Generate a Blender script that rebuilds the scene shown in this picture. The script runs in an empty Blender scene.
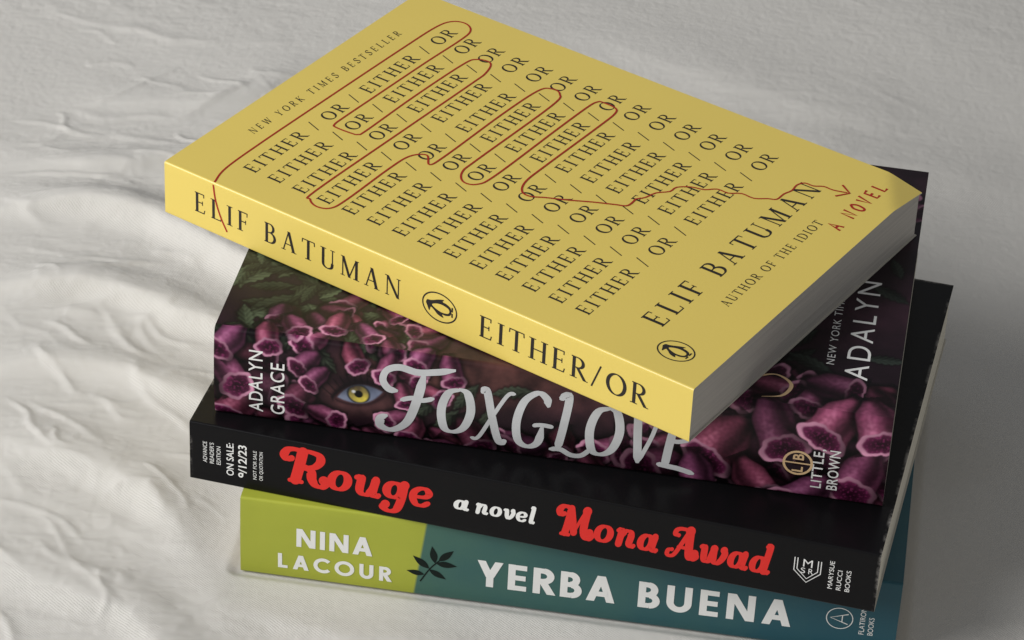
import bpy, math, numpy as np
from mathutils import Matrix, Vector
S=0.001
scene=bpy.context.scene
coll=scene.collection
rnd=np.random.default_rng(7)

# ------------------------------------------------------------------ noise
def gnoise(x,y,seed=0):
    xi=np.floor(x).astype(np.int64);yi=np.floor(y).astype(np.int64)
    xf=x-xi;yf=y-yi
    def g(ix,iy):
        h=(ix*374761393+iy*668265263+seed*2147483647)&0xffffffff
        h=((h^(h>>13))*1274126177)&0xffffffff
        a=(h^(h>>16))/4294967296.0*2*np.pi
        return np.cos(a),np.sin(a)
    u=xf*xf*xf*(xf*(xf*6-15)+10);v=yf*yf*yf*(yf*(yf*6-15)+10)
    def d(ix,iy,dx,dy):
        c,s=g(ix,iy);return c*dx+s*dy
    a=d(xi,yi,xf,yf);b=d(xi+1,yi,xf-1,yf);c=d(xi,yi+1,xf,yf-1);e=d(xi+1,yi+1,xf-1,yf-1)
    return (a*(1-u)+b*u)*(1-v)+(c*(1-u)+e*u)*v
def fbm(x,y,o=4,seed=0):
    r=0;a=1
    for i in range(o):
        r=r+a*gnoise(x,y,seed+i*17);x=x*2.03+3.1;y=y*2.03+1.7;a*=.5
    return r
def sstep(a,b,x):
    t=np.clip((x-a)/(b-a),0,1);return t*t*(3-2*t)

# ------------------------------------------------------------------ mesh builder
class MB:
    def __init__(s): s.V=[];s.F=[];s.M=[];s.n=0;s.C=[]
    def add(s,v,f,m,col=None):
        v=np.asarray(v,float).reshape(-1,3)
        s.V.append(v);s.C.append(np.zeros((len(v),3)) if col is None else col)
        f=np.asarray(f)+s.n if isinstance(f,np.ndarray) else [tuple(i+s.n for i in q) for q in f]
        s.F+= [tuple(q) for q in (f.tolist() if isinstance(f,np.ndarray) else f)]
        s.M+=[m]*(len(s.F)-len(s.M));s.n+=len(v)
    def grid(s,P,m,flip=False,col=None):
        nb,na=P.shape[:2]
        i=np.arange(nb*na).reshape(nb,na)
        q=np.stack([i[:-1,:-1],i[:-1,1:],i[1:,1:],i[1:,:-1]],-1).reshape(-1,4)
        if flip:q=q[:,::-1]
        s.add(P.reshape(-1,3),q,m,None if col is None else col.reshape(-1,3))
    def make(s,name,parent,mats,smooth=True,attr=False):
        me=bpy.data.meshes.new(name)
        V=np.concatenate(s.V)*S
        me.from_pydata(V.tolist(),[],s.F)
        for m in mats: me.materials.append(m)
        me.polygons.foreach_set('material_index',np.array(s.M,dtype=np.int32))
        me.polygons.foreach_set('use_smooth',np.full(len(s.F),smooth))
        if attr:
            a=me.color_attributes.new('art','FLOAT_COLOR','POINT')
            C=np.concatenate(s.C);C=np.hstack([C,np.ones((len(C),1))]).astype(np.float32)
            a.data.foreach_set('color',C.ravel())
        me.update()
        o=bpy.data.objects.new(name,me);coll.objects.link(o)
        if parent: o.parent=parent
        return o

# ------------------------------------------------------------------ lettering tools
def cr(pts,n=7,closed=False):
    p=np.array(pts,float)
    if len(p)<3 and not closed: return p
    if closed: q=np.vstack([p[-1],p,p[0],p[1]])
    else: q=np.vstack([2*p[0]-p[1],p,2*p[-1]-p[-2]])
    out=[]
    for i in range(1,len(q)-2):
        for k in range(n):
            t=k/n
            out.append(.5*((2*q[i])+(-q[i-1]+q[i+1])*t+(2*q[i-1]-5*q[i]+4*q[i+1]-q[i+2])*t*t+(-q[i-1]+3*q[i]-3*q[i+1]+q[i+2])*t**3))
    if not closed: out.append(q[-2])
    return np.array(out)
def ribbon(p,wf,closed=False,taper=0,caps=False):
    p=np.asarray(p,float)
    if closed: p=np.vstack([p,p[0]])
    d=np.gradient(p,axis=0)
    if closed: d[0]=d[-1]=(p[1]-p[-2])
    d/=np.maximum(np.hypot(d[:,0],d[:,1]),1e-9)[:,None]
    w=np.array([wf(*k) for k in d])
    if taper:
        t=np.linspace(0,1,len(p));w*=np.clip(np.minimum(t,1-t)/taper+.35,0,1)
    nrm=np.stack([-d[:,1],d[:,0]],1)
    a=p+nrm*w[:,None]/2;b=p-nrm*w[:,None]/2
    v=np.empty((2*len(p),2));v[0::2]=a;v[1::2]=b
    f=[(2*i,2*i+1,2*i+3,2*i+2) for i in range(len(p)-1)]
    sh=[(v,f)]
    if caps:
        for e in (0,-1):
            t=np.linspace(0,2*np.pi,17)[:-1];r=w[e]/2*(caps if caps is not True else 1.0)
            sh.append((np.stack([p[e,0]+r*np.cos(t),p[e,1]+r*np.sin(t)],1),[tuple(range(16))]))
    return sh
def rect(x0,x1,y0,y1): return [(np.array([(x0,y0),(x1,y0),(x1,y1),(x0,y1)],float),[(0,1,2,3)])]
TK,TN=.132,.052
def stem(x,y0=0,y1=1,w=TK,s0=True,s1=True,sw=.29):
    r=rect(x-w/2,x+w/2,y0,y1)
    if s0: r+=rect(x-sw/2,x+sw/2,y0,y0+.04)
    if s1: r+=rect(x-sw/2,x+sw/2,y1-.04,y1)
    return r
def bar(x0,x1,y,w=TN): return rect(x0,x1,y-w/2,y+w/2)
def dg(x0,y0,x1,y1,w):
    return [(np.array([(x0-w/2,y0),(x0+w/2,y0),(x1+w/2,y1),(x1-w/2,y1)],float),[(0,1,2,3)])]
def con(tk=TK,tn=TN): return lambda dx,dy: tn+(tk-tn)*abs(dy)**1.3
def ell(cx,cy,rx,ry,tk=TK,tn=TN,n=36,a0=0,a1=360,rot=0):
    cl=(a1-a0)==360
    t=np.radians(np.linspace(a0,a1,n+(0 if cl else 1),endpoint=not cl))
    x=rx*np.cos(t);y=ry*np.sin(t)
    c,s=math.cos(rot),math.sin(rot)
    return ribbon(np.stack([cx+x*c-y*s,cy+x*s+y*c],1),con(tk,tn),closed=cl)
def serif(ch):
    if ch==' ': return [],.30
    if ch=='/': return dg(.02,-.06,.36,1.04,.07),.42
    if ch=='E': return stem(.14,s0=False,s1=False)+bar(.03,.52,.02)+bar(.03,.5,.98)+bar(.14,.42,.52)+dg(.5,0,.54,.2,.045)+dg(.49,.82,.49,1,.045)+dg(.42,.41,.42,.63,.04),.6
    if ch=='F': return stem(.14,s1=False)+bar(.03,.5,.98)+bar(.14,.42,.5)+dg(.49,.8,.5,1,.045)+dg(.42,.39,.42,.61,.04),.55
    if ch=='I': return stem(.15),.3
    if ch=='T': return stem(.34,s1=False)+bar(.03,.65,.98)+dg(.03,.8,.045,1,.045)+dg(.65,.8,.635,1,.045),.68
    if ch=='H': return stem(.15)+stem(.65)+bar(.15,.65,.51),.8
    if ch=='L': return stem(.14,s0=False)+bar(.03,.52,.02)+dg(.51,0,.55,.22,.045),.57
    if ch=='O': return ell(.42,.5,.35,.48,.145,.052),.84
    if ch=='R': return stem(.14,s1=False)+bar(.03,.32,.98)+ell(.3,.745,.22,.235,.13,.05,18,-90,90)+bar(.14,.32,.51)+dg(.3,.5,.62,0,.145)+bar(.55,.74,.02,.04),.7
    if ch=='B': return stem(.14,s0=False,s1=False)+bar(.03,.3,.98)+ell(.29,.76,.19,.22,.12,.05,18,-90,90)+bar(.14,.32,.53)+ell(.31,.275,.24,.255,.13,.05,18,-90,90)+bar(.03,.32,.02),.64
    if ch=='D': return stem(.14,s0=False,s1=False)+bar(.03,.34,.98)+ell(.32,.5,.38,.48,.14,.05,24,-90,90)+bar(.03,.34,.02),.8
    if ch=='A': return dg(.1,0,.36,1,.055)+dg(.62,0,.36,1,.14)+bar(.2,.53,.34)+bar(.0,.21,.02,.04)+bar(.5,.76,.02,.04),.76
    if ch=='U': return stem(.15,.3,1,s0=False)+ribbon(cr([(.15,.32),(.17,.12),(.3,.015),(.45,.01),(.58,.1),(.62,.32)],5),con(.13,.055))+stem(.62,.3,1,.055,s0=False,sw=.22),.76
    if ch=='M': return stem(.12,w=.055,s1=False,sw=.2)+dg(.46,0,.13,1,.13)+dg(.44,0,.78,1,.055)+stem(.8,s1=False)+bar(.02,.2,.98,.04)+bar(.72,.92,.98,.04),.93
    if ch=='N': return stem(.12,w=.055,s1=False,sw=.2)+dg(.66,0,.12,1,.14)+stem(.67,w=.055,s0=False,sw=.2)+bar(.0,.17,.98,.04),.78
    if ch=='V': return dg(.36,0,.11,1,.14)+dg(.36,0,.62,1,.055)+bar(0,.23,.98,.04)+bar(.53,.73,.98,.04),.72
    if ch=='W': return dg(.3,0,.1,1,.13)+dg(.3,0,.5,1,.055)+dg(.7,0,.5,1,.13)+dg(.7,0,.92,1,.055)+bar(0,.2,.98,.04)+bar(.84,1.0,.98,.04),1.0
    if ch=='Y': return stem(.35,0,.5,s1=False)+dg(.35,.42,.1,1,.13)+dg(.35,.45,.6,1,.055)+bar(0,.2,.98,.04)+bar(.52,.7,.98,.04),.7
    if ch=='K': return stem(.14)+dg(.2,.42,.58,1,.055)+dg(.62,0,.28,.56,.14)+bar(.5,.68,.98,.04)+bar(.52,.74,.02,.04),.74
    if ch=='S': return ribbon(cr([(.47,.8),(.4,.95),(.24,.98),(.1,.88),(.1,.7),(.26,.55),(.42,.42),(.5,.26),(.42,.07),(.24,.02),(.1,.08),(.04,.22)],5),lambda dx,dy:.06+.08*abs(dx*.6-dy*.8)**1.5)+dg(.48,.78,.48,.98,.04)+dg(.05,.02,.05,.24,.04),.56
    return [],.4
# bold geometric face
def geo(ch,t=.215):
    u=lambda dx,dy:t
    v=lambda x,y0=0,y1=1: rect(x-t/2,x+t/2,y0,y1)
    hb=lambda x0,x1,y: rect(x0,x1,y-t/2+.012,y+t/2-.012)
    arc=lambda cx,cy,rx,ry,a0,a1,n=24: ribbon(np.stack([cx+rx*np.cos(np.radians(np.linspace(a0,a1,n))),cy+ry*np.sin(np.radians(np.linspace(a0,a1,n)))],1),u)
    td=t*1.12
    G={'N':(v(.12)+v(.72)+dg(.70,0,.14,1,td*1.05),.86),'I':(v(.12),.26),
    'A':(dg(.12,0,.42,1,td)+dg(.72,0,.42,1,td)+hb(.22,.62,.30),.84),
    'L':(v(.12)+hb(.1,.52,.1),.54),'E':(v(.12)+hb(.1,.56,.1)+hb(.1,.53,.5)+hb(.1,.56,.9),.6),
    'C':(arc(.5,.5,.4,.41,42,318,34),.86),'O':(arc(.5,.5,.41,.41,0,360,44),1.02),
    'U':(v(.12,.36)+v(.64,.36)+arc(.38,.37,.26,.275,180,360,20),.78),
    'R':(v(.12)+hb(.1,.34,.9)+arc(.32,.70,.20,.20,-90,90,16)+hb(.1,.34,.5)+dg(.56,0,.3,.48,td*1.05),.66),
    'B':(v(.12)+hb(.1,.32,.9)+arc(.31,.715,.165,.185,-90,90,16)+hb(.1,.34,.515)+arc(.34,.3,.20,.2,-90,90,16)+hb(.1,.34,.1),.64),
    'Y':(v(.38,0,.48)+dg(.38,.38,.12,1,td)+dg(.38,.38,.64,1,td),.76)}
    return G.get(ch,([],.34))
def shapes_text(body,glyph,track=0,slant=0,xs=1.0):
    x=0;out=[]
    for ch in body:
        g,a=glyph(ch)
        for v,f in g:
            v=v.copy();v[:,0]=v[:,0]*xs+slant*v[:,1]+x;out.append((v,f))
        x+=a*xs+track
    return out,x-track
def fit(body,glyph,cap,width,slant=0,xs=1.0,mintrack=None):
    a=sum(glyph(c)[1] for c in body);n=len(body)-1
    if mintrack is not None: xs=min(xs,(width/cap-mintrack*n)/a)
    tr=(width/cap-a*xs)/max(n,1)
    return shapes_text(body,glyph,tr,slant,xs)[0]
# round, heavy swash display face
def sw(pts,tk=.235,tn=.10,caps=1.15): return ribbon(cr(pts,7),con(tk,tn),caps=caps)
def swash(ch):
    o=lambda cx,cy,rx,ry: ell(cx,cy,rx,ry,.235,.095,28,rot=-.2)
    G={'R':(sw([(.17,.70),(.05,.66),(-.04,.78),(.04,.93),(.2,.98),(.42,.97),(.64,.98),(.88,.92),(.95,.75),(.82,.57),(.6,.5),(.44,.5)],.25,.12)+sw([(.44,.93),(.41,.5),(.37,.10)],.3,.2,1)+sw([(.22,.06),(.54,.06)],.1,.12,1)+sw([(.58,.5),(.74,.42),(.8,.2),(.92,.05),(1.08,.02),(1.17,.13),(1.12,.22)],.27,.11),1.15),
    'o':(o(.33,.31,.22,.25),.66),
    'u':(sw([(.05,.52),(.17,.54),(.17,.2),(.26,.07),(.40,.08),(.52,.26)])+sw([(.56,.54),(.53,.14),(.62,.06),(.70,.10)],.235,.1,.9),.72),
    'g':(o(.30,.35,.195,.21)+sw([(.55,.54),(.53,.1),(.45,-.2),(.27,-.28),(.10,-.2),(.14,-.1)]),.66),
    'e':(sw([(.18,.29),(.42,.32),(.51,.43),(.41,.55),(.25,.54),(.12,.42),(.11,.24),(.22,.08),(.38,.06),(.53,.15)],.21,.095,.9),.62),
    'a':(o(.27,.30,.185,.235)+sw([(.53,.54),(.50,.16),(.58,.06),(.66,.10)],.235,.1,.9),.68),
    'n':(sw([(.05,.52),(.16,.54),(.15,.08)],.235,.1,1)+sw([(.16,.34),(.30,.53),(.45,.54),(.51,.4),(.49,.14),(.58,.06),(.66,.10)],.235,.1,.9),.70),
    'v':(sw([(.05,.52),(.16,.53),(.22,.2),(.32,.06),(.46,.18),(.54,.40),(.50,.53)]),.62),
    'w':(sw([(.05,.52),(.15,.53),(.20,.16),(.3,.06),(.42,.16),(.49,.52)])+sw([(.49,.52),(.54,.16),(.66,.06),(.80,.18),(.88,.40),(.83,.53)]),.96),
    'l':(sw([(.07,.92),(.17,.92),(.15,.16),(.23,.06),(.30,.10)],.235,.1,.9),.35),
    'd':(o(.27,.30,.185,.235)+sw([(.44,.92),(.54,.92),(.51,.14),(.59,.06),(.67,.10)],.235,.1,.9),.70),
    'M':(sw([(.16,.72),(.04,.68),(-.02,.82),(.08,.95),(.25,.96),(.35,.84),(.34,.4),(.31,.10)],.25,.12,1)+sw([(.19,.05),(.45,.05)],.1,.12,1)+sw([(.36,.93),(.5,.5),(.6,.16)],.24,.2,1)+sw([(.6,.14),(.74,.6),(.86,.92)],.11,.1,1)+sw([(.90,.93),(.90,.4),(.97,.12),(1.10,.03),(1.19,.14),(1.13,.24)],.27,.11),1.20),
    'A':(sw([(.15,.24),(.03,.2),(.02,.06),(.14,.02),(.28,.12),(.46,.56),(.60,.94)],.16,.11)+sw([(.26,.74),(.14,.76),(.16,.90),(.32,.97),(.64,.96)],.18,.12)+sw([(.63,.94),(.69,.5),(.77,.12),(.88,.04),(.98,.13),(.94,.22)],.29,.11)+sw([(.34,.36),(.70,.36)],.1,.11,1),1.0)}
    return G.get(ch,([],.36))
def hand(ch):
    b=lambda p,tk=.16,tn=.075: ribbon(cr(p,8),con(tk,tn),taper=.12)
    G={'F':(b([(.04,.60),(-.12,.62),(-.24,.75),(-.20,.91),(.0,.98),(.3,.94),(.6,.98),(.92,1.05)],.12,.10)+b([(.42,.95),(.38,.5),(.28,.1),(.06,-.08),(-.14,-.04),(-.17,.10),(-.06,.17)])+b([(.10,.46),(.3,.52),(.46,.50),(.66,.56)],.095,.075),.74),
    'O':(ribbon(cr([(.36,.96),(.12,.86),(.04,.5),(.14,.1),(.32,.02),(.5,.16),(.57,.52),(.46,.88),(.28,.97)],8),con(.16,.07),taper=.08),.66),
    'X':(b([(-.02,.95),(.1,.98),(.3,.5),(.52,.03),(.68,.05)],.16,.11)+b([(.68,1.0),(.52,.95),(.3,.5),(.1,.05),(-.06,.02)],.085,.07),.72),
    'G':(b([(.60,.78),(.52,.93),(.34,1.0),(.12,.82),(.05,.45),(.14,.1),(.34,-.01),(.52,.1),(.55,.42)])+b([(.36,.41),(.54,.44),(.76,.43)],.085,.075),.74),
    'L':(b([(-.02,.95),(.16,1.0),(.17,.5),(.14,.03)],.16,.1)+b([(-.02,.03),(.2,.05),(.42,-.03),(.62,-.01),(.78,.14)],.105,.085),.62),
    'V':(b([(-.06,.95),(.1,.99),(.22,.5),(.33,0)],.16,.11)+b([(.33,0),(.48,.5),(.58,.95),(.76,1.0)],.085,.07),.68),
    'E':(b([(.17,1.0),(.14,.5),(.14,.0)],.16,.13)+b([(-.02,.95),(.14,.99),(.34,.96),(.62,1.04)],.105,.085)+b([(.14,.5),(.3,.50),(.5,.56)],.09,.075)+b([(-.02,.05),(.2,.03),(.42,.01),(.72,-.05)],.105,.09),.62)}
    return G.get(ch,([],.3))
# built-in sans
_c={}
def sans(body,bold=0.0,track=1.0):
    k=(body,bold,track)
    if k in _c: return _c[k]
    def get(b):
        cu=bpy.data.curves.new('tmp','FONT');cu.body=b;cu.size=1;cu.offset=bold;cu.resolution_u=8;cu.space_character=track
        ob=bpy.data.objects.new('tmp',cu);coll.objects.link(ob)
        bpy.context.view_layer.update()
        me=ob.evaluated_get(bpy.context.evaluated_depsgraph_get()).to_mesh()
        v=np.array([q.co[:2] for q in me.vertices]);f=[tuple(p.vertices) for p in me.polygons]
        coll.objects.unlink(ob);bpy.data.objects.remove(ob);bpy.data.curves.remove(cu)
        return v,f
    vH,_=get('H');y0=vH[:,1].min();cap=vH[:,1].max()-y0
    v,f=get(body);v=v.copy();v[:,1]-=y0;v[:,0]-=v[:,0].min();v/=cap
    _c[k]=([(v,f)],v[:,0].max());return _c[k]
def place(mb,shapes,mapf,org,right,up,cap,mat,xs=1.0,h=.05):
    for i,(v,f) in enumerate(shapes):
        a=org[0]+cap*(v[:,0]*xs*right[0]+v[:,1]*up[0])
        b=org[1]+cap*(v[:,0]*xs*right[1]+v[:,1]*up[1])
        hh=h+.003*(i%9)+np.arange(len(v))*.00008
        mb.add(mapf(a,b,hh),f,mat)
def sans_fit(mb,body,mapf,org,right,up,cap,width,mat,bold=0.0,track=1.0):
    s,w=sans(body,bold,track);place(mb,s,mapf,org,right,up,cap,mat,xs=width/(w*cap))

# ------------------------------------------------------------------ materials
def mat(name,col,rough=.5,spec=.5,coat=0,coatr=.2,var=.06,vscale=60,bump=0,bscale=400,metal=0):
    m=bpy.data.materials.new(name);m.use_nodes=True;nt=m.node_tree;N=nt.nodes;Lk=nt.links
    b=N['Principled BSDF'];b.inputs['Roughness'].default_value=rough;b.inputs['Specular IOR Level'].default_value=spec
    b.inputs['Coat Weight'].default_value=coat;b.inputs['Coat Roughness'].default_value=coatr;b.inputs['Metallic'].default_value=metal
    tc=N.new('ShaderNodeTexCoord');nz=N.new('ShaderNodeTexNoise');nz.inputs['Scale'].default_value=vscale;nz.inputs['Detail'].default_value=4
    Lk.new(tc.outputs['Object'],nz.inputs['Vector'])
    mx=N.new('ShaderNodeMix');mx.data_type='RGBA'
    mx.inputs['A'].default_value=(*[c*(1-var) for c in col],1);mx.inputs['B'].default_value=(*[min(c*(1+var),1) for c in col],1)
    Lk.new(nz.outputs['Fac'],mx.inputs['Factor']);Lk.new(mx.outputs['Result'],b.inputs['Base Color'])
    if bump:
        n2=N.new('ShaderNodeTexNoise');n2.inputs['Scale'].default_value=bscale;n2.inputs['Detail'].default_value=3
        Lk.new(tc.outputs['Object'],n2.inputs['Vector'])
        bp=N.new('ShaderNodeBump');bp.inputs['Strength'].default_value=bump;bp.inputs['Distance'].default_value=.0004
        Lk.new(n2.outputs['Fac'],bp.inputs['Height']);Lk.new(bp.outputs['Normal'],b.inputs['Normal'])
    return m
def page_mat(name,c1,c2):
    m=bpy.data.materials.new(name);m.use_nodes=True;nt=m.node_tree;N=nt.nodes;Lk=nt.links
    b=N['Principled BSDF'];b.inputs['Roughness'].default_value=.85;b.inputs['Specular IOR Level'].default_value=.2
    tc=N.new('ShaderNodeTexCoord');mp=N.new('ShaderNodeMapping');mp.inputs['Scale'].default_value=(12,12,5200)
    Lk.new(tc.outputs['Object'],mp.inputs['Vector'])
    nz=N.new('ShaderNodeTexNoise');nz.inputs['Scale'].default_value=1;nz.inputs['Detail'].default_value=3
    Lk.new(mp.outputs[0],nz.inputs['Vector'])
    mx=N.new('ShaderNodeMix');mx.data_type='RGBA';mx.inputs['A'].default_value=(*c1,1);mx.inputs['B'].default_value=(*c2,1)
    cr_=N.new('ShaderNodeMapRange');cr_.inputs['From Min'].default_value=.3;cr_.inputs['From Max'].default_value=.7
    Lk.new(nz.outputs['Fac'],cr_.inputs['Value']);Lk.new(cr_.outputs[0],mx.inputs['Factor']);Lk.new(mx.outputs['Result'],b.inputs['Base Color'])
    bp=N.new('ShaderNodeBump');bp.inputs['Strength'].default_value=.4;bp.inputs['Distance'].default_value=.0002
    Lk.new(nz.outputs['Fac'],bp.inputs['Height']);Lk.new(bp.outputs['Normal'],b.inputs['Normal'])
    return m
M_yel=mat('yellow_cover_card',(.75,.575,.125),.34,.5,.2,.38,.035,22,.05,900)
M_ink=mat('dark_ink',(.022,.018,.016),.45,.3)
M_red=mat('red_ink',(.36,.018,.01),.5,.3)
M_edge=mat('card_edge',(.55,.52,.45),.8,.2)
M_page=page_mat('page_edges',(.47,.44,.40),(.60,.56,.50))
M_page2=page_mat('cream_page_edges',(.66,.61,.50),(.82,.77,.65))
M_white=mat('white_ink',(.85,.85,.83),.45,.4)
M_rred=mat('bright_red_ink',(.74,.028,.022),.4,.3)
M_sil=mat('silver_ink',(.56,.57,.58),.4,.5,0,.2,.3,90)
M_gold=mat('gold_ink',(.80,.55,.30),.35,.5)
M_leaf=mat('dark_leaf_ink',(.004,.010,.008),.45,.2)
M_yback=mat('yellow_print',(.74,.56,.12),.4,.4)
# black cover with worn edges
def worn_black(name,L,W,T):
    m=mat(name,(.005,.0048,.0055),.33,.16,0,.25,.15,40,.04,700)
    nt=m.node_tree;N=nt.nodes;Lk=nt.links;b=N['Principled BSDF'];src=b.inputs['Base Color'].links[0].from_socket
    tc=N.new('ShaderNodeTexCoord');sp=N.new('ShaderNodeSeparateXYZ');Lk.new(tc.outputs['Object'],sp.inputs[0])
    def near(sock,val,w):
        a=N.new('ShaderNodeMath');a.operation='SUBTRACT';Lk.new(sock,a.inputs[0]);a.inputs[1].default_value=val
        c=N.new('ShaderNodeMath');c.operation='ABSOLUTE';Lk.new(a.outputs[0],c.inputs[0])
        r=N.new('ShaderNodeMapRange');r.inputs['From Min'].default_value=0;r.inputs['From Max'].default_value=w;r.inputs['To Min'].default_value=1;r.inputs['To Max'].default_value=0
        Lk.new(c.outputs[0],r.inputs['Value']);return r.outputs[0]
    cur=None
    for sck,val in ((sp.outputs[0],0),(sp.outputs[0],L*S),(sp.outputs[1],W*S)):
        o=near(sck,val,.0011)
        if cur is None: cur=o
        else:
            q=N.new('ShaderNodeMath');q.operation='MAXIMUM';Lk.new(cur,q.inputs[0]);Lk.new(o,q.inputs[1]);cur=q.outputs[0]
    nz=N.new('ShaderNodeTexNoise');nz.inputs['Scale'].default_value=75;nz.inputs['Detail'].default_value=8;nz.inputs['Roughness'].default_value=.75;Lk.new(tc.outputs['Object'],nz.inputs['Vector'])
    r=N.new('ShaderNodeMapRange');r.inputs['From Min'].default_value=.48;r.inputs['From Max'].default_value=.66;Lk.new(nz.outputs['Fac'],r.inputs['Value'])
    k=N.new('ShaderNodeMath');k.operation='MULTIPLY';Lk.new(cur,k.inputs[0]);Lk.new(r.outputs[0],k.inputs[1])
    mx=N.new('ShaderNodeMix');mx.data_type='RGBA';Lk.new(k.outputs[0],mx.inputs['Factor']);Lk.new(src,mx.inputs['A']);mx.inputs['B'].default_value=(.42,.40,.37,1)
    Lk.new(mx.outputs['Result'],b.inputs['Base Color']);return m
M_fart=mat('painted_cover_art',(1,1,1),.36,.2,.04,.25,0,50,.04,700)
_n=M_fart.node_tree;_a=_n.nodes.new('ShaderNodeAttribute');_a.attribute_name='art';_n.links.new(_a.outputs['Color'],_n.nodes['Principled BSDF'].inputs['Base Color'])
# green / teal cover
M_grn=mat('lime_and_teal_cover',(.3,.4,.1),.42,.35,.05,.3,0,50,.04,600)
def _grn():
    nt=M_grn.node_tree;N=nt.nodes;Lk=nt.links;b=N['Principled BSDF']
    tc=N.new('ShaderNodeTexCoord');sp=N.new('ShaderNodeSeparateXYZ');Lk.new(tc.outputs['Object'],sp.inputs[0])
    nz=N.new('ShaderNodeTexNoise');nz.inputs['Scale'].default_value=45;nz.inputs['Detail'].default_value=6;Lk.new(tc.outputs['Object'],nz.inputs['Vector'])
    a=N.new('ShaderNodeMath');a.operation='MULTIPLY_ADD';Lk.new(sp.outputs[2],a.inputs[0]);a.inputs[1].default_value=-.12;Lk.new(sp.outputs[0],a.inputs[2])
    r=N.new('ShaderNodeMapRange');r.inputs['From Min'].default_value=.0545;r.inputs['From Max'].default_value=.0553;Lk.new(a.outputs[0],r.inputs['Value'])
    g=N.new('ShaderNodeMapRange');g.inputs['From Min'].default_value=.055;g.inputs['From Max'].default_value=.17;Lk.new(sp.outputs[0],g.inputs['Value'])
    ad=N.new('ShaderNodeMath');ad.operation='MULTIPLY_ADD';Lk.new(nz.outputs['Fac'],ad.inputs[0]);ad.inputs[1].default_value=.9;ad.inputs[2].default_value=-.45
    ad2=N.new('ShaderNodeMath');ad2.operation='ADD';Lk.new(ad.outputs[0],ad2.inputs[0]);Lk.new(g.outputs[0],ad2.inputs[1])
    t=N.new('ShaderNodeMix');t.data_type='RGBA';t.inputs['A'].default_value=(.055,.14,.11,1);t.inputs['B'].default_value=(.016,.085,.115,1);Lk.new(ad2.outputs[0],t.inputs['Factor'])
    l=N.new('ShaderNodeMix');l.data_type='RGBA';l.inputs['A'].default_value=(.34,.38,.04,1);l.inputs['B'].default_value=(.45,.48,.055,1);Lk.new(nz.outputs['Fac'],l.inputs['Factor'])
    f=N.new('ShaderNodeMix');f.data_type='RGBA';Lk.new(r.outputs[0],f.inputs['Factor']);Lk.new(l.outputs['Result'],f.inputs['A']);Lk.new(t.outputs['Result'],f.inputs['B'])
    Lk.new(f.outputs['Result'],b.inputs['Base Color'])
_grn()

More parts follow.
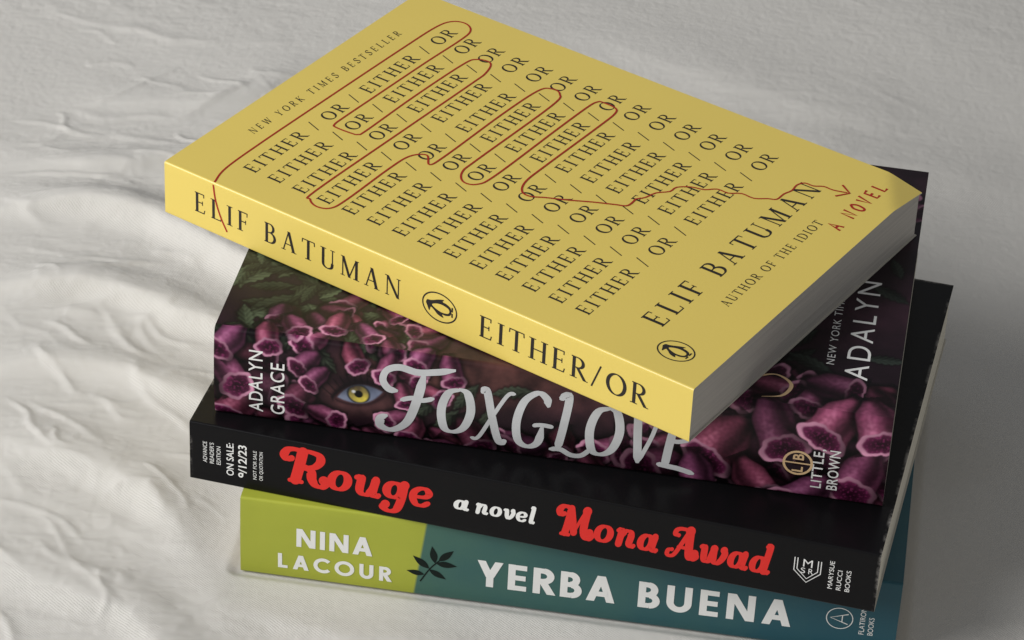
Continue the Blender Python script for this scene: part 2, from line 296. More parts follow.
# ------------------------------------------------------------------ book builder
class Book:
    def __init__(s,name,L,W,T,pos,z,th,cover,pages,label,r=.8,bulge=0,inset=.6,warp=None):
        s.L,s.W,s.T,s.r,s.bulge=L,W,T,r,bulge
        s.warp=warp or (lambda a,b:0*a)
        s.root=bpy.data.objects.new(name,None);coll.objects.link(s.root)
        s.root.empty_display_size=.02
        s.root.location=(pos[0]*S,pos[1]*S,z*S);s.root.rotation_euler=(0,0,th)
        s.root['label']=label;s.root['category']='book'
        s.cover=cover;s.pages=pages;s.inset=inset
        s.front=MB();s.spine=MB()
    def vprof(s,t):
        r,T=s.r,s.T;t=np.asarray(t,float)
        lo=np.clip(r-t,0,r);hi=np.clip(t-(T-r),0,r)
        q=np.maximum(lo,hi)
        v=r-np.sqrt(np.maximum(r*r-q*q,0))
        return v-s.bulge*np.clip(1-((t-T/2)/(T/2))**2,0,1)**.7
    def fm(s,a,b,h):
        a=np.asarray(a,float);b=np.asarray(b,float)
        return np.stack([a,b,s.T+h+s.warp(a,b)],-1)
    def sm(s,a,b,h):
        a=np.asarray(a,float);b=np.asarray(b,float)
        return np.stack([a,s.vprof(b)-h,b+0*a],-1)
    def build(s,ns=60,nv=40,spt=None,art=None,smat=None):
        L,W,T,r=s.L,s.W,s.T,s.r;th=.35
        A,B=np.meshgrid(np.linspace(0,L,ns),np.linspace(r,W,nv))
        top=s.fm(A,B,0);bot=s.fm(A,B,-th)
        s.front.grid(top,0,col=None if art is None else art(A,B+T))
        s.front.grid(bot,1,flip=True)
        def strip(mb,p,q,m):
            n=len(p);mb.add(np.vstack([p,q]),[(i,i+1,n+i+1,n+i) for i in range(n-1)],m)
        for sl in ((0,slice(None)),(-1,slice(None)),(slice(None),0),(slice(None),-1)):
            strip(s.front,top[sl],bot[sl],1)
        t0=np.linspace(0,1,7)[:-1];c=r*(1-np.cos(t0*np.pi/2))
        mid=np.linspace(r,T-r,spt or 12);t=np.concatenate([c,mid,(T-c)[::-1]])
        A,B=np.meshgrid(np.linspace(0,L,ns),t)
        out=s.sm(A,B,0);inn=out.copy();inn[...,1]+=th;inn[...,2]=th+(inn[...,2])*(T-2*th)/T
        s.spine.grid(out,0,col=None if art is None else art(A,B))
        s.spine.grid(inn,1,flip=True)
        for sl in ((0,slice(None)),(-1,slice(None)),(slice(None),0),(slice(None),-1)):
            strip(s.spine,out[sl],inn[sl],1)
        mb=MB();A,B=np.meshgrid(np.linspace(0,L,10),np.linspace(r,W,10))
        f=lambda h:np.stack([A,B,0*A+h],-1)
        a_,b_=f(0),f(th);mb.grid(a_,0,flip=True);mb.grid(b_,1)
        for sl in ((0,slice(None)),(-1,slice(None)),(slice(None),0),(slice(None),-1)): strip(mb,a_[sl],b_[sl],1)
        s.backmb=mb
        pb=MB();i=s.inset;n=50;m=14
        AA,HH=np.meshgrid(np.linspace(r+.3,W-i,n),np.linspace(th+.03,T-th-.03,m))
        jit=lambda x,y,sd: .18*gnoise(x*.03+sd,y*.6+sd*3,sd)
        endL=np.stack([L-i+jit(AA,HH,3),AA,HH+s.warp(0*AA+L-i,AA)*(HH/T)**2],-1)
        end0=np.stack([i-jit(AA,HH,5),AA,HH+s.warp(0*AA+i,AA)*(HH/T)**2],-1)
        SS,H2=np.meshgrid(np.linspace(0,1,n),np.linspace(th+.03,T-th-.03,m))
        fa=end0[:,-1][:,None,:]*(1-SS[...,None])+endL[:,-1][:,None,:]*SS[...,None]
        fb=end0[:,0][:,None,:]*(1-SS[...,None])+endL[:,0][:,None,:]*SS[...,None]
        pb.grid(endL,0);pb.grid(end0,0,flip=True);pb.grid(fa,0,flip=True);pb.grid(fb,0)
        tt=np.linspace(0,1,n)
        for k in (-1,0):
            g=end0[k][:,None,:]*(1-tt.reshape(1,n,1))+endL[k][:,None,:]*tt.reshape(1,n,1)
            if k==-1: g[...,2]=T-th-.03+s.warp(g[...,0],g[...,1])
            pb.grid(g,0)
        s.pb=pb
    def finish(s,mats,attr=False):
        s.front.make('front_cover',s.root,mats,attr=attr)
        s.spine.make('spine',s.root,mats,attr=attr)
        s.backmb.make('back_cover',s.root,mats[:2])
        s.pb.make('page_block',s.root,[s.pages],smooth=False)

dims={'eo':(195.77,136.96,19.255),'fox':(205.52,139.02,32.341),'ro':(214.53,146.52,22.045),'ye':(204.13,143.0,29.391)}
Z={'ye':0};Z['ro']=29.391;Z['fox']=Z['ro']+22.045;Z['eo']=Z['fox']+32.341
RV,UV=(0,1),(-1,0)      # text on a front cover: right=+v, up=-s
RS_,US=(1,0),(0,1)      # text along a spine
RB,UB=(0,1),(-1,0)      # text across a spine

# ================= yellow book
def warp_eo(a,b):
    d=(195.77-a)*1.0+(136.96-b)*.62
    return -.24*np.clip(12-d,0,12)
eo=Book('yellow_paperback',*dims['eo'],(-28.56,60.48),Z['eo']+.25,-.34857,M_yel,M_page,'yellow paperback novel lying slanted on top of the stack',r=.7,warp=warp_eo)
eo.build(ns=110,nv=80)
place(eo.spine,fit('ELIF BATUMAN',serif,7.2,80,xs=1.06),eo.sm,(12,5.9),RS_,US,7.2,2)
place(eo.spine,fit('EITHER/OR',serif,7.6,60,xs=1.12),eo.sm,(121,5.5),RS_,US,7.6,2)
def penguin(mb,mapf,org,right,up,sc):
    place(mb,ell(0,0,.40,.50,.038,.038,48),mapf,org,right,up,sc,2)
    body=cr([(.0,.40),(.09,.37),(.11,.28),(.15,.18),(.22,.04),(.27,-.12),(.20,-.08),(.18,-.2),(.1,-.33),(-.08,-.33),(-.16,-.2),(-.17,-.08),(-.25,-.12),(-.22,.04),(-.13,.16),(-.08,.26),(-.20,.30),(-.08,.36)],4,True)
    place(mb,[(body,[tuple(range(len(body)))])],mapf,org,right,up,sc,2,h=.08)
    bel=cr([(.0,.22),(.08,.10),(.11,-.08),(.06,-.27),(-.06,-.27),(-.11,-.1),(-.08,.08)],4,True)
    place(mb,[(bel,[tuple(range(len(bel)))])],mapf,org,right,up,sc,4,h=.1)
    place(mb,rect(-.14,-.02,-.39,-.35)+rect(.02,.15,-.39,-.35),mapf,org,right,up,sc,2,h=.08)
penguin(eo.spine,eo.sm,(106.5,9.4),RB,UB,12.5)
penguin(eo.front,eo.fm,(181.7,12.9),RV,UV,11.5)
for i in range(14):
    place(eo.front,fit('EITHER / OR / EITHER / OR',serif,5.0,110,xs=1.16),eo.fm,(26.4+i*9.62,12.2),RV,UV,5.0,2)
place(eo.front,fit('NEW YORK TIMES BESTSELLER',serif,3.0,80,.22,xs=1.0),eo.fm,(12.0,30),RV,UV,3.0,2)
place(eo.front,fit('ELIF BATUMAN',serif,7.6,94,xs=1.14),eo.fm,(172,20.5),RV,UV,7.6,2)
place(eo.front,fit('AUTHOR OF THE IDIOT',serif,3.2,57,xs=1.08),eo.fm,(182,41.5),RV,UV,3.2,2)
sk={'A':[[(0,0),(.25,1),(.5,0)],[(.1,.4),(.42,.38)]],'N':[[(0,0),(.05,1),(.45,.05),(.5,1.05)]],'O':[[(.3,1),(.02,.6),(.1,.05),(.4,.02),(.52,.6),(.3,1)]],'V':[[(0,1),(.22,0),(.5,1.1)]],'E':[[(.4,1),(0,.95),(.02,0),(.42,.02)],[(0,.5),(.34,.52)]],'L':[[(.02,1),(0,0),(.4,.03)]]}
def skg(ch):
    if ch not in sk: return [],.35
    r=[]
    for p in sk[ch]: r+=ribbon(cr(p,5) if ch=='O' else np.array(p,float),lambda x,y:.17)
    return r,.62
place(eo.front,fit('A NOVEL',skg,4.8,31),eo.fm,(188,98),RV,UV,4.8,3)
red=[(19.6,1),(17.5,9),(17,28),(17.2,64),(17.6,102),(18.2,121),(20.5,127.5),(25,129),(28.8,126),(29.6,119),(29,100),(28.6,72),(28.4,56),(28.6,50.6),(30,49.4),(36,49.6),(38.2,50.4),(38.8,54),(38.6,80),(39.3,106),(41,112),(46,113),(48.4,107),(48.6,98),(48.0,61),(47.4,16),(49,11),(53,9),(57,11),(58,18),(57.8,40),(58.6,50),(62.5,54),(66.5,50),(67.4,58),(67.3,89),(68.2,108),(71,112),(75,111),(77,103),(76.6,62),(77,53),(80.5,48.5),(84.8,50),(86.4,58),(86.4,92),(86.6,110),(87.4,114.6),(89,115.4),(94,115),(95.8,112),(96,102),(95.6,72),(95.8,61),(98,55.5),(101.5,54.5),(106,57),(112,60),(119,64),(125,67),(128.5,69),(128.6,74)]
one=lambda x,y:.62
place(eo.front,ribbon(cr([(19.6,.9)]+red,6),one),eo.fm,(0,0),(1,0),(0,1),1,3,h=.09)
tail=[(128.6,74),(130.4,76.4),(131.6,80.6),(134.6,84),(135,87.4),(138.6,90.4),(142.6,91.6),(145.6,94.4),(149.6,94.6),(153,97),(157.4,97),(161,99.6),(163.4,101),(163.6,105),(164.6,108.4),(164.2,112),(165.6,114.6),(168.6,114.8),(171.4,116.6),(174.6,116.6),(179,118)]
place(eo.front,ribbon(cr(tail,3),lambda x,y:.56),eo.fm,(0,0),(1,0),(0,1),1,3,h=.1)
place(eo.front,ribbon(np.array([(175.6,121),(179.8,118.2),(177.0,114)],float),lambda x,y:.7),eo.fm,(0,0),(1,0),(0,1),1,3,h=.12)
place(eo.spine,ribbon(cr([(25.0,3),(22.5,7.5),(20.5,13),(19.6,18.5)],6),one),eo.sm,(0,0),(1,0),(0,1),1,3,h=.09)
eo.finish([M_yel,M_edge,M_ink,M_red,M_yback])

# ================= painted cover art
fL,fW,fT=dims['fox'];res=.25
nx,ny=int(fL/res)+1,int((fW+fT)/res)+1
X,Y=np.meshgrid(np.arange(nx)*res,np.arange(ny)*res)
IM=np.zeros((ny,nx,3));nz1=fbm(X*.03,Y*.03,4,1);nz2=fbm(X*.12,Y*.12,4,9)
IM[:]=np.array([.012,.005,.009])
IM+=np.clip(nz1[...,None]+.1,0,1)*np.array([.04,.014,.024])
def blend(mask,col): 
    global IM
    IM=IM*(1-mask[...,None])+np.asarray(col)*mask[...,None]
sk_m=np.exp(-(((X-60)/18)**2+((Y-24)/10)**2))+.8*np.exp(-(((X-100)/30)**2+((Y-30)/9)**2))
skin=np.stack([.085+.08*nz2,.034+.03*nz2,.030+.025*nz2],-1)
blend(np.clip(sk_m,0,.75),np.clip(skin,0,1))
def local(cx,cy,R):
    x0=max(int((cx-R)/res),0);x1=min(int((cx+R)/res)+1,nx);y0=max(int((cy-R)/res),0);y1=min(int((cy+R)/res)+1,ny)
    return (slice(y0,y1),slice(x0,x1)) if x1>x0 and y1>y0 else None
def leaf(cx,cy,ang,ln,col):
    sl=local(cx,cy,ln)
    if sl is None:return
    x=X[sl]-cx;y=Y[sl]-cy;c,s=math.cos(ang),math.sin(ang);p=(x*c+y*s)/ln+.5;q=(-x*s+y*c)/ln
    w=.17*np.sin(np.clip(p,0,1)*np.pi)**.8*(1+.12*np.sin(p*40))
    mg=sstep(-.08,.02,w-np.abs(q))*(p>-.05)*(p<1.05)*.7
    IM[sl]*=(1-mg[...,None])
    m=sstep(0,.03,w-np.abs(q))*(p>0)*(p<1)
    sh=.4+.9*sstep(-.1,.15,q)+.6*np.exp(-(q/.012)**2)+.25*np.sin((p*1.0+np.abs(q)*1.6)*38)
    IM[sl]=IM[sl]*(1-m[...,None])+np.clip(np.asarray(col)*sh[...,None],0,1)*m[...,None]
def bell(cx,cy,ang,ln,tone):
    sl=local(cx,cy,ln*1.2)
    if sl is None:return
    hue=rnd.uniform(-1,1);sq=rnd.uniform(.17,.34);fat=rnd.uniform(.95,1.2)
    x=X[sl]-cx;y=Y[sl]-cy;c,s=math.cos(ang),math.sin(ang);p=(x*c+y*s)/ln+.5;q=(-x*s+y*c)/ln
    q=q+rnd.uniform(-.25,.25)*(p-.5)**2
    w=(.15+.18*sstep(0,.4,p)+.06*sstep(.7,1.0,p))*fat
    mg=sstep(-.18,.02,w-np.abs(q))*(p>-.08)*(p<1.12)*.85
    IM[sl]*=(1-mg[...,None])
    m=sstep(0,.035,w-np.abs(q))*sstep(-.02,.12,p)*(p<.92)
    qq=q/w
    lx,ly=-.55,.83;ls=(-s*lx+c*ly)
    g=np.clip(qq*np.sign(ls+1e-6),-1,1)
    sh=.07+.95*np.exp(-((g-.38)/.46)**2)+.12*np.exp(-((g+.78)/.14)**2)
    sh=sh*(.35+.8*p)*(1+.45*gnoise(x*.8+cx,y*.8+cy,3))
    base=np.array([.40+.04*hue,.095,.20-.03*hue])*tone
    col=base*sh[...,None]+np.array([.22,.16,.19])*(tone*np.clip(sh-.6,0,1)**1.2)[...,None]
    IM[sl]=IM[sl]*(1-m[...,None])+np.clip(col,0,1)*m[...,None]
    an=np.arctan2(q,p-.93);e=np.sqrt(((p-.93)/sq)**2+(q/(.40*fat))**2)/(1+.07*np.sin(an*5+cx)+.03*np.sin(an*11+cy))
    m1=sstep(1,.95,e);m2=sstep(.82,.70,e)
    rim=np.array([.56,.25,.37])*(tone*(.6+.45*np.clip(g,-1,1)+.35*sstep(.93,1.1,p)))[...,None]
    IM[sl]=IM[sl]*(1-m1[...,None])+np.clip(rim,0.015,1)*m1[...,None]
    sp=(fbm(x*1.1,y*1.1,2,5)>.25)
    ins=np.array([.13,.016,.065])*(tone*(.12+1.5*np.clip(e,0,1)**2.2*(.6+.6*(q<0))+.7*sp))[...,None]
    IM[sl]=IM[sl]*(1-m2[...,None])+np.clip(ins,0,1)*m2[...,None]
for _ in range(70):
    cx=rnd.uniform(0,64);cy=rnd.uniform(30,78);leaf(cx,cy,rnd.uniform(0,6.28),rnd.uniform(9,18),np.array([.045,.06,.035])*rnd.uniform(.35,1.4))
for _ in range(60):
    cx=rnd.uniform(60,205);cy=rnd.uniform(34,170);leaf(cx,cy,rnd.uniform(0,6.28),rnd.uniform(9,17),np.array([.022,.03,.024])*rnd.uniform(.3,1.1))
for cx,cy in [(14,26),(22,30),(34,27),(66,14),(84,10),(160,25),(150,30),(72,10),(78,20),(92,24)]:
    leaf(cx,cy,rnd.uniform(0,3.1),13,np.array([.035,.045,.03]))
B=[]
for _ in range(30): B.append((rnd.uniform(-3,34),rnd.uniform(-3,24),rnd.uniform(10,17),rnd.uniform(.15,.7)))
for _ in range(18): B.append((rnd.uniform(16,66),rnd.uniform(36,56),rnd.uniform(7,12),rnd.uniform(.3,1.0)))
for _ in range(12): B.append((rnd.uniform(30,75),rnd.uniform(-4,2),rnd.uniform(9,13),rnd.uniform(.3,.9)))
for _ in range(30): B.append((rnd.uniform(70,150),rnd.uniform(-4,9),rnd.uniform(9,15),rnd.uniform(.2,.9)))
for _ in range(60): B.append((rnd.uniform(136,208),rnd.uniform(-4,34),rnd.uniform(11,20),rnd.uniform(.15,.85)))
for _ in range(34): B.append((rnd.uniform(140,206),rnd.uniform(32,62),rnd.uniform(12,18),rnd.uniform(.2,1.0)))
for _ in range(60): B.append((rnd.uniform(0,206),rnd.uniform(90,170),rnd.uniform(11,17),rnd.uniform(.3,1.0)))
for cx,cy,ln,tn in B:
    if (cx-45)**2/240+(cy-14)**2/140<1: continue
    if 172<cx<205 and 46<cy<120: continue
    bell(cx,cy,rnd.uniform(3.0,6.3),ln,tn)
for cx,cy,ln,an,tn in [(60,26,10,5.6,1.1),(67,19,9,5.9,.9),(64,32,10,4.3,1.2),(54,34,9,5.2,1.0),(73,29,11,5.0,.9),(31,33,11,3.9,1.2),(23,39,11,5.3,1.0),(36,43,11,4.6,1.2),(45,40,10,5.4,1.2),(27,12,12,4.2,.6),(29,25,10,3.9,.9),(62,5,11,4.4,.9),(50,-1,10,5.2,.8),(38,0,11,4.3,.8),(156,18,22,4.1,1.15),(171,26,21,5.1,1.1),(198,12,20,4.4,1.1),(166,4,19,5.3,1.0),(190,31,21,4.2,1.25),(201,32,19,5.0,1.1),(183,2,18,3.9,1.0),(149,4,17,4.9,.9),(8,6,15,4.2,.9),(4,18,15,5.3,1.0),(5,29,13,4.0,1.1),(16,33,12,4.9,1.0)]:
    bell(cx,cy,an,ln,tn)
# eye
sc_=1.28;ex,ey=45.5,15.5;X0=X-ex;Y0=Y-ey;ct,st=math.cos(.30),math.sin(.30)
xx=(X0*ct+Y0*st)/sc_;yy=(-X0*st+Y0*ct)/sc_
blend(np.clip(1.1*np.exp(-((xx/8.6)**2+((yy)/6.4)**2)**2),0,.93),np.clip(np.stack([.065+.05*nz2,.026+.02*nz2,.028+.02*nz2],-1),0,1))
blend(.8*np.exp(-((yy-4.4)/1.8)**2-(xx/8)**4),(.010,.004,.008))
lid=np.abs(yy-(3.5*(1-(xx/7.2)**2)));blend(np.exp(-(lid/1.1)**2)*(np.abs(xx)<7.3),(.006,.003,.005))
lid=np.abs(yy+(3.0*(1-(xx/7.2)**2)));blend(.8*np.exp(-(lid/.6)**2)*(np.abs(xx)<6.4),(.015,.005,.008))
eyem=sstep(0,.7,np.minimum(3.1*(1-(xx/6.0)**2)-yy,yy+2.8*(1-(xx/6.0)**2)))
blend(eyem*.95,np.stack([.17+.06*nz2,.20+.06*nz2,.29+.06*nz2],-1)*(1-.6*sstep(-1,3,yy))[...,None])
ir=np.hypot(xx+.3,yy-.2)
blend(eyem*sstep(3.0,2.7,ir),(.02,.025,.03))
blend(eyem*sstep(2.6,2.1,ir),np.clip(np.stack([.36+.6*nz2,.28+.5*nz2,.07+0*nz2],-1),0,1)*(1-.5*sstep(-.5,2.6,yy))[...,None])
blend(eyem*sstep(1.2,.95,ir),(.003,.003,.003))
blend(sstep(.55,.3,np.hypot(xx+1.3,yy-1.1)),(.7,.7,.7))
for k in range(11):
    lx=-7+k*1.4;y0=3.5*(1-(lx/8)**2)
    d=np.abs((xx-lx)-(yy-y0)*(.12*(k-5)));blend(np.exp(-(d/.2)**2)*(yy>y0)*(yy<y0+2.8),(.004,.002,.003))
for cx,cy,ln,an,tn in [(57,8,10,3.6,1.0),(34,6,11,5.9,.9),(59,18,9,5.0,1.1),(32,20,10,4.0,1.0),(54,27,10,4.4,1.1),(43,29,9,5.2,.9)]:
    bell(cx,cy,an,ln,tn)
IM*= (1+.3*nz2)[...,None]
IM=np.clip(IM,0,1)
def art(a,b):
    fx=np.clip(a/res,0,nx-1.001);fy=np.clip(b/res,0,ny-1.001);ix=fx.astype(int);iy=fy.astype(int);u=(fx-ix)[...,None];v=(fy-iy)[...,None]
    return (IM[iy,ix]*(1-u)+IM[iy,ix+1]*u)*(1-v)+(IM[iy+1,ix]*(1-u)+IM[iy+1,ix+1]*u)*v

# ================= flower covered book
fox=Book('flower_covered_paperback',fL,fW,fT,(6.096,6.833),Z['fox']+.12,.076777,M_fart,M_page2,'thick dark paperback with pink foxglove flowers and silver lettering',r=1.4,bulge=1.5)
fox.build(ns=720,nv=300,spt=118,art=art)
def sf(b,o,c,w,m,bo=0.0,book=fox,track=1.0): sans_fit(book.spine,b,book.sm,o,RB,UB,c,w,m,bo,track)
sf('ADALYN',(15.2,3.2),4.3,23,2,.006,track=1.12);sf('GRACE',(22.0,3.2),4.3,19.5,2,.006,track=1.12)
sf('LITTLE,',(186.6,4.5),3.2,15,2,.01,track=1.1);sf('BROWN',(191.4,4.5),3.2,15,2,.01,track=1.1)
x=54.8
for ch,sc,dy,ww in [('F',1.08,0.4,14.0),('O',.84,.9,11.5),('X',.92,-.4,11.2),('G',.98,-.2,12.2),('L',1.02,-.8,10.0),('O',.92,.2,11.5),('V',1.0,-.8,11.0),('E',1.04,-1.0,10.2)]:
    g,a=hand(ch);c=20.8*sc
    place(fox.spine,g,fox.sm,(x,5.0+dy),(1,0),(0.12,1),c,3,xs=ww*.97/(a*c),h=.08);x+=ww*1.01
ci=lambda r,n=36:[(np.stack([r*np.cos(np.linspace(0,2*np.pi,n,endpoint=False)),r*np.sin(np.linspace(0,2*np.pi,n,endpoint=False))],1),[tuple(range(n))])]
place(fox.spine,ci(4.4),fox.sm,(179,13.2),(1,0),(0,1),1,5,h=.05)
place(fox.spine,ell(0,0,4.2,4.2,.75,.75,40),fox.sm,(179,13.2),(1,0),(0,1),1,4,h=.09)
place(fox.spine,rect(-3.9,3.9,-.25,.25),fox.sm,(179,13.2),(1,0),(0,1),1,4,h=.1)
sans_fit(fox.spine,'L',fox.sm,(180.7,9.9),RB,UB,3.3,2.0,4,.02)
sans_fit(fox.spine,'B',fox.sm,(180.7,14.4),RB,UB,3.3,2.2,4,.02)
sans_fit(fox.front,'ADALYN  GRACE',fox.fm,(196.0,18),RV,UV,7.0,108,2,-.002,1.25)
sans_fit(fox.front,'NEW YORK TIMES BESTSELLING AUTHOR',fox.fm,(185.5,24),RV,UV,2.4,88,2,-.004,1.15)
place(fox.front,ribbon(cr([(166,3),(172,5),(174,11),(169,15),(163,12),(160,6),(154,4),(150,9)],7),con(1.2,.5),taper=.2),fox.fm,(0,0),(1,0),(0,1),1,4,h=.09)
M_dark=mat('dark_print',(.02,.01,.015),.4,.3)
fox.finish([M_fart,M_edge,M_white,M_sil,M_gold,M_dark],attr=True)

# ================= black book
M_blk=worn_black('worn_black_cover',*dims['ro'])
ro=Book('black_paperback',*dims['ro'],(0,0),Z['ro'],0,M_blk,M_page2,'black paperback with red swash lettering and worn edges',r=.7)
ro.build(ns=60,nv=40)
SL=.13
place(ro.spine,fit('Rouge',swash,13.2,47.5,SL,mintrack=.05),ro.sm,(29.6,6.3),(1,0),(.0,1),13.2,3)
place(ro.spine,fit('a',swash,6.6,4.6,SL,mintrack=.0),ro.sm,(84.3,8.3),(1,0),(.0,1),6.6,2)
place(ro.spine,fit('novel',swash,6.6,18.6,SL,mintrack=.07),ro.sm,(91.0,8.3),(1,0),(.0,1),6.6,2)
place(ro.spine,fit('Mona',swash,11.6,31.2,SL,mintrack=.06),ro.sm,(116.3,6.4),(1,0),(.0,1),11.6,3)
place(ro.spine,fit('Awad',swash,11.6,31.2,SL,mintrack=.06),ro.sm,(150.6,6.4),(1,0),(.0,1),11.6,3)
sf('ADVANCE',(5.6,7.5),1.3,8,2,0,ro);sf("READER'S",(7.8,7.5),1.3,8,2,0,ro);sf('EDITION',(10.0,7.5),1.3,7,2,0,ro)
sf('ON SALE:',(14.2,4.2),2.3,12.5,2,.012,ro);sf('9/12/23',(18.4,4.2),2.7,12.5,2,.016,ro)
sf('NOT FOR SALE',(21.6,4.5),1.1,11,2,0,ro);sf('OR QUOTATION',(23.6,4.5),1.1,11,2,0,ro)
wl=lambda x,y:.28
place(ro.spine,ribbon(np.array([(-4,3.6),(-4,-1.2),(0,-5.2),(4,-1.2),(4,3.6)],float),wl),ro.sm,(193.3,11.8),(1,0),(0,1),1,2,h=.07)
place(ro.spine,ribbon(np.array([(-3.1,3.6),(-3.1,-.6),(0,-3.8),(3.1,-.6),(3.1,3.6)],float),wl),ro.sm,(193.3,11.8),(1,0),(0,1),1,2,h=.09)
sans_fit(ro.spine,'M',ro.sm,(191.9,12.4),RS_,US,2.8,2.8,2,-.004)
sans_fit(ro.spine,'S',ro.sm,(191.4,9.9),RS_,US,2.0,1.3,2,-.004)
sans_fit(ro.spine,'R',ro.sm,(193.7,9.9),RS_,US,2.0,1.4,2,-.004)
sf('MARYSUE',(201.2,6.0),1.4,10.5,2,0,ro);sf('RUCCI',(203.8,6.0),1.4,7.5,2,0,ro);sf('BOOKS',(206.4,6.0),1.4,8,2,0,ro)
ro.finish([M_blk,M_edge,M_white,M_rred])

# ================= lime and teal book
ye=Book('lime_and_teal_paperback',*dims['ye'],(17.73,-4.283),0,.0999,M_grn,M_page2,'lime and teal paperback with white lettering under the stack',r=.8,bulge=.4)
ye.build(ns=60,nv=40)
def ysf(b,o,c,w): place(ye.spine,fit(b,geo,c,w,xs=1.04),ye.sm,o,RS_,US,c,2,h=.09)
ysf('NINA',(17.7,13.2),7.1,24.0);ysf('LACOUR',(11.9,3.9),5.8,36.0)
ysf('YERBA',(74.6,7.2),10.2,43.0);ysf('BUENA',(124.6,7.2),10.2,47.3)
def lf(x0,y0,ang,ln,wd=.175):
    a=math.radians(ang);k=np.linspace(0,1,13);w_=wd*np.sin(k**.85*np.pi)**1.1
    u=np.concatenate([np.stack([k,w_],1),np.stack([k[::-1],-w_[::-1]],1)[1:-1]])*ln
    R=np.array([[math.cos(a),math.sin(a)],[-math.sin(a),math.cos(a)]])
    return [(u@R+np.array([x0,y0]),[tuple(range(len(u)))])]
spr=lf(2.0,2.2,46,6.6)+lf(1.2,1.2,-2,6.6)+lf(.9,1.2,100,6.6)+lf(-.9,-1.6,-30,6.2)+lf(-.9,-1.2,140,6.8)+lf(-2.4,-3.8,172,5.6)
place(ye.spine,spr,ye.sm,(60.5,12.6),(1,0),(0,1),1,3,h=.08)
place(ye.spine,ribbon(cr([(2.4,2.6),(-.6,-1.2),(-3.6,-6.8)],6),lambda x,y:.45),ye.sm,(60.5,12.6),(1,0),(0,1),1,3,h=.07)
place(ye.spine,ell(0,0,4.0,4.0,.28,.28,40),ye.sm,(186.5,13.2),(1,0),(0,1),1,2,h=.08)
place(ye.spine,ribbon(np.array([(-2.0,-2.6),(0,2.8),(2.0,-2.6)],float),lambda x,y:.35)+bar(-1.2,1.2,-.8,.3),ye.sm,(186.5,13.2),RB,(-1,0),1,2,h=.09)
sf('FLATIRON',(194.3,8),1.6,10.5,2,0,ye);sf('BOOKS',(197.0,8),1.6,7,2,0,ye)
ye.finish([M_grn,M_edge,M_white,M_leaf])

# ================= bed sheet
def axis(lo,hi,f0,f1,st):
    a=np.arange(f0,f1+st,st);l=[];x=f0;d=st
    while x>lo: d*=1.18;x-=d;l.append(x)
    h=[];x=a[-1];d=st
    while x<hi: d*=1.18;x+=d;h.append(x)
    return np.array(l[::-1]+a.tolist()+h)
px=axis(-1100,1300,-130,290,.75);py=axis(-900,1600,-80,400,.75)
PX,PY=np.meshgrid(px,py)   # sheet frame, mm
o=np.array([17.7,-4.3]);c_,s_=math.cos(.229),math.sin(.229)
WX=o[0]+PX*c_-PY*s_;WY=o[1]+PX*s_+PY*c_
wx=PX+7*fbm(PX*.010,PY*.010,2,21)+1.4*gnoise(PX*.07,PY*.07,22);wy=PY+7*fbm(PX*.010,PY*.010,2,33)+1.4*gnoise(PX*.07,PY*.07,34)
H=np.zeros_like(PX)
H+=4*fbm(wx*.005,wy*.007,2,2)
def fold(pts,h,w,asym=.5,sharp=2.0,n=8):
    p=cr(np.array(pts,float),n);R=w*3.2
    i0,i1=np.searchsorted(px,[p[:,0].min()-R-12,p[:,0].max()+R+12]);j0,j1=np.searchsorted(py,[p[:,1].min()-R-12,p[:,1].max()+R+12])
    sl=(slice(j0,j1),slice(i0,i1));ax=wx[sl];ay=wy[sl]
    if ax.size==0: return
    best=np.full(ax.shape,1e9);sg=np.zeros(ax.shape);tt=np.zeros(ax.shape)
    n=len(p)-1
    for i in range(n):
        a,b=p[i],p[i+1];d=b-a;l2=d@d
        t=np.clip(((ax-a[0])*d[0]+(ay-a[1])*d[1])/l2,0,1)
        ex=ax-a[0]-t*d[0];ey_=ay-a[1]-t*d[1];r=np.hypot(ex,ey_)
        m=r<best;best=np.where(m,r,best);sg=np.where(m,np.clip((d[0]*ey_-d[1]*ex)/math.sqrt(l2)/4,-1,1),sg);tt=np.where(m,(i+t)/n,tt)
    ww=w*(1+asym*sg)
    H[sl]+=h*np.exp(-(best/ww)**sharp)*sstep(0,.3,np.minimum(tt,1-tt))
def q(x,y): return ((x-239)/3.15,(571-y)/1.75)
fold([q(-160,236),q(0,228),q(110,250),q(240,300),q(360,350)],7.5,10,.35)
fold([q(-160,330),q(0,318),q(100,328),q(190,350),q(300,360)],5.6,8.5,.4)
fold([q(-140,165),q(0,172),q(90,162),q(180,140),q(280,90)],4,9,.3)
fold([q(-120,400),q(20,392),q(110,402),q(200,430),q(280,450)],4.2,9,.3)
fold([q(-120,470),q(30,480),q(120,505),q(200,560),q(260,660)],3.8,11,.3)
fold([q(-100,560),q(60,590),q(160,620),q(230,710)],3.4,11,.3)
fold([q(-80,90),q(20,84),q(110,80),q(190,60),q(260,20)],2.0,9,.3)
fold([q(500,-40),q(700,20),q(860,60),q(1100,70)],1.8,17,.4)
fold([q(780,110),q(940,120),q(1140,150)],1.8,16,.3)
fold([q(930,330),q(1000,300),q(1140,290)],2,15,.3)
fold([q(910,480),q(990,450),q(1130,455)],2.2,13,.3)
fold([q(900,600),q(1000,560),q(1130,570)],2.2,14,.3)
fold([q(200,590),q(330,618),q(450,640),q(640,720)],2.4,10,.3)
rc=np.random.default_rng(11)
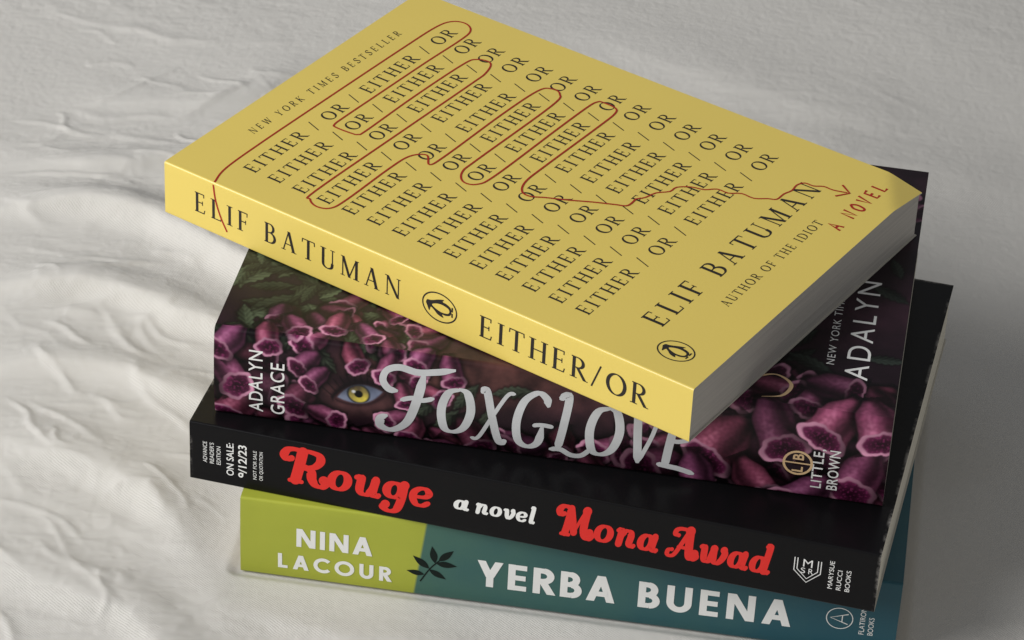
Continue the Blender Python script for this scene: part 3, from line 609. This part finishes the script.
for i in range(110):
    x0=rc.uniform(-60,215) if i<84 else rc.uniform(260,1000);y0=rc.uniform(-20,640)
    an=rc.normal(.10+.25*(y0>400),.40);ln=rc.uniform(40,150)
    pts=[q(x0+ln*k*math.cos(an)+rc.normal(0,5),y0+ln*k*math.sin(an)+rc.normal(0,4)) for k in (-.5,-.2,.15,.5)]
    fold(pts,rc.uniform(.25,.8)*(1 if i<84 else .35),rc.uniform(1.3,2.8),.3,1.6,4)
loc=sstep(-.4,.4,fbm(PX*.012,PY*.012,2,77))*(.45+.55*sstep(60,-10,PX))
rid=1-np.abs(fbm(wx*.032,wy*.07,2,51))*2.0
H+=.42*rid*(.25+.75*loc)
H+=.24*fbm(wx*.07,wy*.12,2,61)*(.4+.6*loc)+.17*(1-2*np.abs(fbm(PX*.14,PY*.22,2,71)))*(.3+.7*loc)+.07*(1-2*np.abs(fbm(PX*.30,PY*.34,2,81)))
H-=H[(np.abs(PX-100)<60)&(np.abs(PY-60)<60)].mean()
L,W,_t=dims['ye'];th=.0999
dx=WX-17.73;dy=WY+4.283;a=dx*math.cos(th)+dy*math.sin(th);b=-dx*math.sin(th)+dy*math.cos(th)
out=np.hypot(np.maximum(np.maximum(-a,a-L),0),np.maximum(np.maximum(-b,b-W),0))
k=sstep(0,38,out)
H=np.where(out>0,-.6+1.8*sstep(0,5,out)*(1-k)+k*(H+2.0),-.6)
mb=MB();mb.grid(np.stack([WX,WY,H],-1),0)
M_sheet=bpy.data.materials.new('cotton_sheet');M_sheet.use_nodes=True
nt=M_sheet.node_tree;N=nt.nodes;Lk=nt.links;b_=N['Principled BSDF'];b_.inputs['Roughness'].default_value=1.0;b_.inputs['Specular IOR Level'].default_value=.08
tc=N.new('ShaderNodeTexCoord')
n1=N.new('ShaderNodeTexNoise');n1.inputs['Scale'].default_value=25;n1.inputs['Detail'].default_value=4;Lk.new(tc.outputs['Object'],n1.inputs['Vector'])
mx=N.new('ShaderNodeMix');mx.data_type='RGBA';mx.inputs['A'].default_value=(.575,.558,.528,1);mx.inputs['B'].default_value=(.61,.592,.56,1);Lk.new(n1.outputs['Fac'],mx.inputs['Factor']);Lk.new(mx.outputs['Result'],b_.inputs['Base Color'])
n2=N.new('ShaderNodeTexNoise');n2.inputs['Scale'].default_value=380;n2.inputs['Detail'].default_value=4;Lk.new(tc.outputs['Object'],n2.inputs['Vector'])
mp=N.new('ShaderNodeMapping');mp.inputs['Rotation'].default_value=(0,0,.5);Lk.new(tc.outputs['Object'],mp.inputs['Vector'])
w1=N.new('ShaderNodeTexWave');w1.inputs['Scale'].default_value=420;w1.inputs['Distortion'].default_value=3;w1.inputs['Detail'].default_value=2;w1.inputs['Detail Scale'].default_value=1.5;w1.bands_direction='X';Lk.new(mp.outputs[0],w1.inputs['Vector'])
w2=N.new('ShaderNodeTexWave');w2.inputs['Scale'].default_value=420;w2.inputs['Distortion'].default_value=3;w2.inputs['Detail'].default_value=2;w2.inputs['Detail Scale'].default_value=1.5;w2.bands_direction='Y';Lk.new(mp.outputs[0],w2.inputs['Vector'])
wm=N.new('ShaderNodeMath');wm.operation='ADD';Lk.new(w1.outputs['Fac'],wm.inputs[0]);Lk.new(w2.outputs['Fac'],wm.inputs[1])
ad=N.new('ShaderNodeMath');ad.operation='MULTIPLY_ADD';Lk.new(wm.outputs[0],ad.inputs[0]);ad.inputs[1].default_value=.16;Lk.new(n2.outputs['Fac'],ad.inputs[2])
bp=N.new('ShaderNodeBump');bp.inputs['Strength'].default_value=.5;bp.inputs['Distance'].default_value=.0006;Lk.new(ad.outputs[0],bp.inputs['Height']);Lk.new(bp.outputs['Normal'],b_.inputs['Normal'])
sh=mb.make('bed_sheet',None,[M_sheet]);sh['kind']='structure';sh['label']='rumpled off-white cotton bed sheet under the books'

# ================= light
def area(name,loc,tgt,size,sy,power,col):
    l=bpy.data.lights.new(name,'AREA');l.shape='RECTANGLE';l.size=size;l.size_y=sy;l.energy=power;l.color=col
    ob=bpy.data.objects.new(name,l);coll.objects.link(ob);ob.location=loc
    ob.rotation_euler=(Vector(tgt)-Vector(loc)).to_track_quat('-Z','Y').to_euler();return ob
area('window_light',(-1.2,-.8,1.08),(.1,.08,.03),1.1,1.2,42,(1,.992,.975))
w=bpy.data.worlds.new('World');scene.world=w;w.use_nodes=True
w.node_tree.nodes['Background'].inputs[0].default_value=(.95,.97,1,1);w.node_tree.nodes['Background'].inputs[1].default_value=.22

# ================= camera
X_=[276.15,-774.88,672.88,.22892,.97309,.048917,3349.6,-10.262,-59.258]
cd=bpy.data.cameras.new('camera');co=bpy.data.objects.new('camera',cd);coll.objects.link(co)
R=Matrix.Rotation(X_[3],3,'Z')@Matrix.Rotation(X_[4],3,'X')@Matrix.Rotation(X_[5],3,'Z')
co.matrix_world=Matrix.Translation(Vector(X_[:3])*S)@R.to_4x4()
cd.sensor_width=36;cd.lens=X_[6]*36/1024;cd.shift_x=-X_[7]/1024;cd.shift_y=X_[8]/1024;cd.clip_start=.01;cd.clip_end=50
scene.camera=co
scene.view_settings.view_transform='Standard';scene.view_settings.look='None';scene.view_settings.exposure=0
